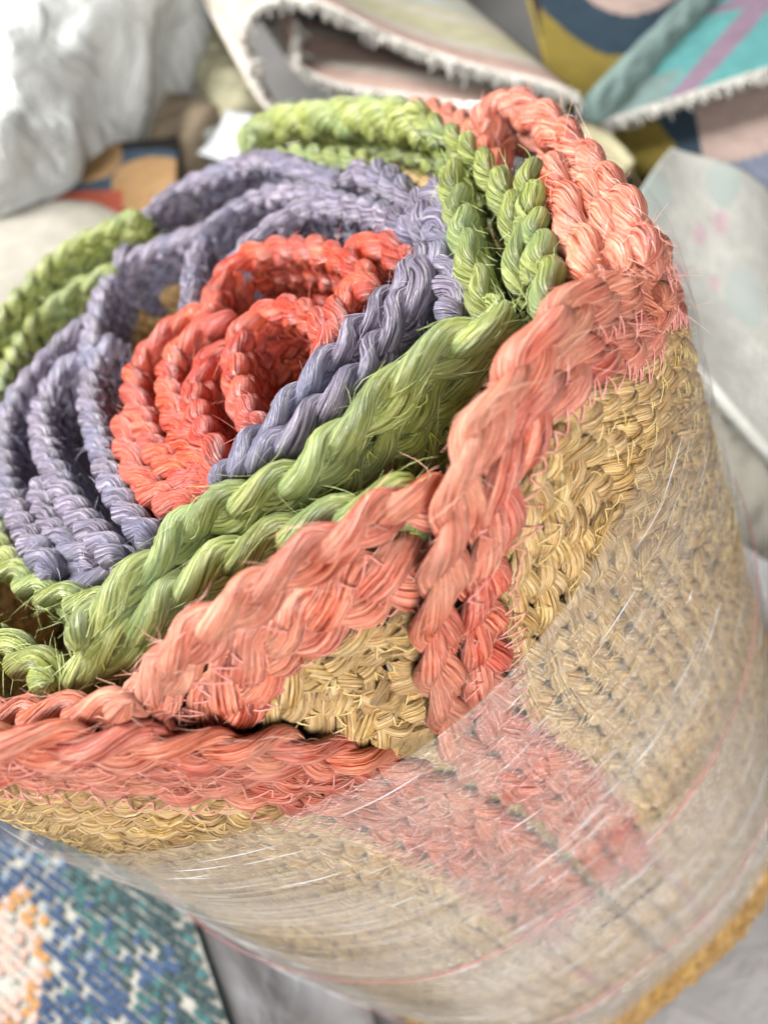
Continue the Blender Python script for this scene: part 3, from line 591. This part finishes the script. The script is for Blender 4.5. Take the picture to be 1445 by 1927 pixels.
# --- white plastic bundle, upper left
tag(crumpled_roll('plastic_bundle', at((490, -320), 1.25), at((-95, 440), .80), .150, .088, M['white_plastic'], .011, seed=5), 'glossy white plastic-wrapped bundle at the upper left', 'bundle')
# --- things between the bundle and the roll
tag(cloth('beige_rug', [at((-40, 370), .80), at((290, 390), .80), at((330, 700), .62), at((-60, 760), .62)], mm('beige'), None, 30, 30, .006, .012, seed=3), 'plain beige rug behind the green coil at the left', 'rug')
def pat_b(u, v):
    r1 = math.hypot(u - .35, (v - .20) * .8); r2 = math.hypot(u - .80, (v - .55) * .8)
    if v > .62 and u < .62: return 2
    if r1 < .26 or r2 < .26: return 1
    if r1 < .42 and v > .1: return 3
    if r2 < .34: return 3
    return 0
tag(cloth('patterned_rug', [at((70, 285), .86), at((335, 250), .88), at((335, 425), .78), at((60, 425), .78)], mm('black', 'orange', 'rust', 'navy'), None, 50, 50, .004, .01, pat_b, 4), 'black and orange patterned rug below the white bundle', 'rug')
tag(crumpled_roll('tan_roll', at((150, 205), 1.05), at((420, 285), .96), .055, .045, M['tan'], .002, seed=6, freq=30), 'tan rolled rug lying beside the white bundle', 'rug roll')
tag(crumpled_roll('grey_roll', at((330, 160), 1.05), at((395, 300), .95), .030, .033, M['greygreen'], .002, seed=7, freq=30), 'grey-green rug roll end beside the white paper', 'rug roll')
tag(cloth('paper_sheet', [at((372, 290), .90), at((432, 205), .92), at((515, 232), .90), at((470, 320), .86)], mm('paper'), None, 10, 10, .003, .001, seed=5), 'white paper sheet sticking up behind the purple coil', 'paper')
tag(crumpled_roll('striped_roll', at((350, 20), 1.06), at((470, 250), .96), .034, .038, M['yellowish'], .002, seed=9, freq=30), 'yellowish rug roll left of the fringed rug', 'rug roll')
tag(cloth('gap_shade_sheet', [at((250, 60), 1.16), at((440, 50), 1.16), at((440, 240), 1.06), at((200, 240), 1.06)], mm('black'), None, 10, 10, .003, .01, seed=2), 'black sheet added for the shade in the gap right of the white bundle', 'rug')  # black sheet added to paint the shaded gap, no rug there
# --- fringed rug rolled loosely, top centre
fr = tag(empty('fringed_rug'), 'loosely rolled cream and pink rug with white fringe at the top', 'rug')
def curved(name, epx, depth0, back, nb, mats, bands, parent, fr_dir, fr_len, thick=.008):
    E_ = smooth_path([at(p, depth0 + dd) for p, dd in epx], .006, .012); n = len(E_); bk = np.asarray(back, float)
    rows = [E_ + bk * t for t in np.linspace(0, 1, nb + 1)]; X = np.stack(rows)
    nr = unit(np.cross(np.gradient(E_, axis=0), bk[None])); nr = nr * np.sign(nr[:, 2:3] + 1e-9)
    B_ = X - nr[None] * thick; V = np.vstack([X.reshape(-1, 3), B_.reshape(-1, 3)]); i = np.arange(nb)[:, None] * n; j = np.arange(n - 1)[None]
    Ft = np.stack([i + j, i + j + 1, i + n + j + 1, i + n + j], -1).reshape(-1, 4); k = n * (nb + 1)
    rim = np.r_[np.arange(n - 1), (n - 1) + np.arange(nb) * n, k - 1 - np.arange(n - 1), np.arange(nb, 0, -1) * n]; r2 = np.roll(rim, -1)
    mi = np.r_[np.repeat([bands((a + .5) / nb) for a in range(nb)], n - 1), np.full(len(Ft) + len(rim), 0)]
    mesh_obj(name, V, np.vstack([Ft, Ft[:, ::-1] + k, np.stack([rim, rim + k, r2 + k, r2], 1)]), mats, parent, midx=mi)
    fringe(parent, E_, fr_dir, M['white_yarn'], fr_len)
back = np.array([.10, .55, .0])
band = lambda t: 1 if t < .10 else (0 if t < .13 else (2 if t < .25 else (0 if t < .28 else (3 if (int(t * 40) % 3) else 2))))
toward = unit(at((700, 200), .7) - at((700, 60), .8))
curved('upper_layer', [((1088, 178), 0), ((1010, 150), .005), ((920, 132), .01), ((820, 102), .02), ((720, 62), .03), ((640, 20), .04), ((560, -8), .05), ((490, 0), .05), ((455, 40), .05), ((462, 100), .04), ((490, 165), .03), ((530, 212), .02)], .74, back, 24, mm('cream', 'pinkish', 'yellowish', 'greyblue'), band, fr, toward * .8 + np.array([0, -.2, -.3]), .016)
curved('inner_layer', [((1060, 205), 0), ((900, 200), 0), ((760, 178), .01), ((640, 160), .015), ((570, 130), .02), ((548, 80), .03), ((560, 40), .04)], .775, back, 24, mm('cream', 'pinkish', 'pinkish', 'greyblue'), band, fr, toward * .8 + np.array([0, -.2, -.3]), .015)
# --- geometric rugs, upper right
def pat_g(u, v):
    d = math.hypot((u - .62) * 1.0, (v - .0) * 1.15)
    if u < .10 - .2 * v: return 3
    if d < .36: return 2
    if d < .64: return 1
    return 0
tag(cloth('geometric_rug', [at((985, -60), .98), at((1330, -60), 1.0), at((1190, 260), .84), at((1060, 260), .82)], mm('mustard', 'navy', 'rose', 'darkbrown'), None, 60, 60, .002, .01, pat_g, 6), 'mustard, navy and pink patterned rug behind the fringed rug', 'rug')
tag(crumpled_roll('teal_roll', at((1095, 235), .78), at((1400, -75), .98), .017, .020, M['teal'], .0012, seed=11, freq=40), 'grey-teal rolled rug between two patterned rugs', 'rug roll')
tr_ = tag(empty('turquoise_rug'), 'turquoise and mauve rug with a white fringed edge', 'rug')
def pat_t(u, v):
    if v > .55 and u < .35: return 2 if v > .8 else 0
    if abs(u - .42 - .35 * (1 - v)) < .13 - .06 * v or (v < .45 and abs(v - .45 + .5 * (u - .5)) < .16): return 1
    return 0
tq = [at((1345, -80), .97), at((1560, -80), .97), at((1500, 112), .80), at((1105, 238), .78)]
cloth('pile', tq, mm('turquoise', 'mauve', 'teal'), tr_, 60, 50, .002, .008, pat_t, 7)
fringe(tr_, [at((1102, 240), .779), at((1200, 208), .784), at((1300, 176), .79), at((1400, 143), .795), at((1500, 112), .80)], unit(at((1320, 230), .76) - at((1310, 170), .79)), M['white_yarn'], .016, .0014, .0011)
def pat_u(u, v):
    if v > .62 - .25 * (u - .5) and u > .55: return 3
    if u > .93 and v < .5: return 4
    if u > .45 and v < .62: return 2
    if u < .16 + .3 * v: return 0
    return 1
tag(cloth('navy_rug', [at((1150, 210), .86), at((1480, 110), .86), at((1500, 470), .72), at((1215, 380), .72)], mm('mustard', 'navy', 'rose', 'slate', 'maroon'), None, 60, 60, .002, .01, pat_u, 8), 'navy, pink and slate rug under the turquoise one', 'rug')
tag(cloth('folded_sheet', [at((1085, 225), .76), at((1130, 232), .76), at((1195, 300), .70), at((1150, 345), .70)], mm('khaki'), None, 10, 10, .001, .012, seed=3), 'khaki rug corner behind the coral coil', 'rug')
def pat_d(u, v):
    for a, b, r in ((.40, .30, .045), (.62, .33, .040), (.72, .40, .045), (.50, .47, .03), (.30, .24, .05)):
        if math.hypot(u - a, v - b) < r: return 1
    return 2 if math.sin(9 * u + 3) * math.sin(11 * v + 1) > .45 else 0
M['palegreen'] = plain_mat('palegreen_wool', (.34, .39, .36), .9, (.39, .415, .39), 30)
tag(cloth('dotted_rug', [at((1100, 520), .60), at((1272, 262), .70), at((1540, 450), .70), at((1560, 960), .53)], mm('palegrey', 'pinkdot', 'palegreen'), None, 90, 90, .012, .01, pat_d, 9), 'pale grey rug with faint pink dots at the right', 'rug')
tag(crumpled_roll('beige_roll', at((1220, 800), .64), at((1570, 1010), .58), .036, .036, M['beige'], .0015, seed=12, freq=40), 'beige rolled rug at the right edge, below the dotted rug', 'rug roll')
tag(cloth('plastic_wrap', [on_plane((1150, 700), ZF + .006), on_plane((1700, 900), ZF + .006), on_plane((1800, 2200), ZF + .006), on_plane((900, 2300), ZF + .006)], M['floor_plastic'], None, 70, 70, .004, .0006, seed=10), 'wrinkled translucent grey plastic on the floor at the lower right', 'plastic sheet')
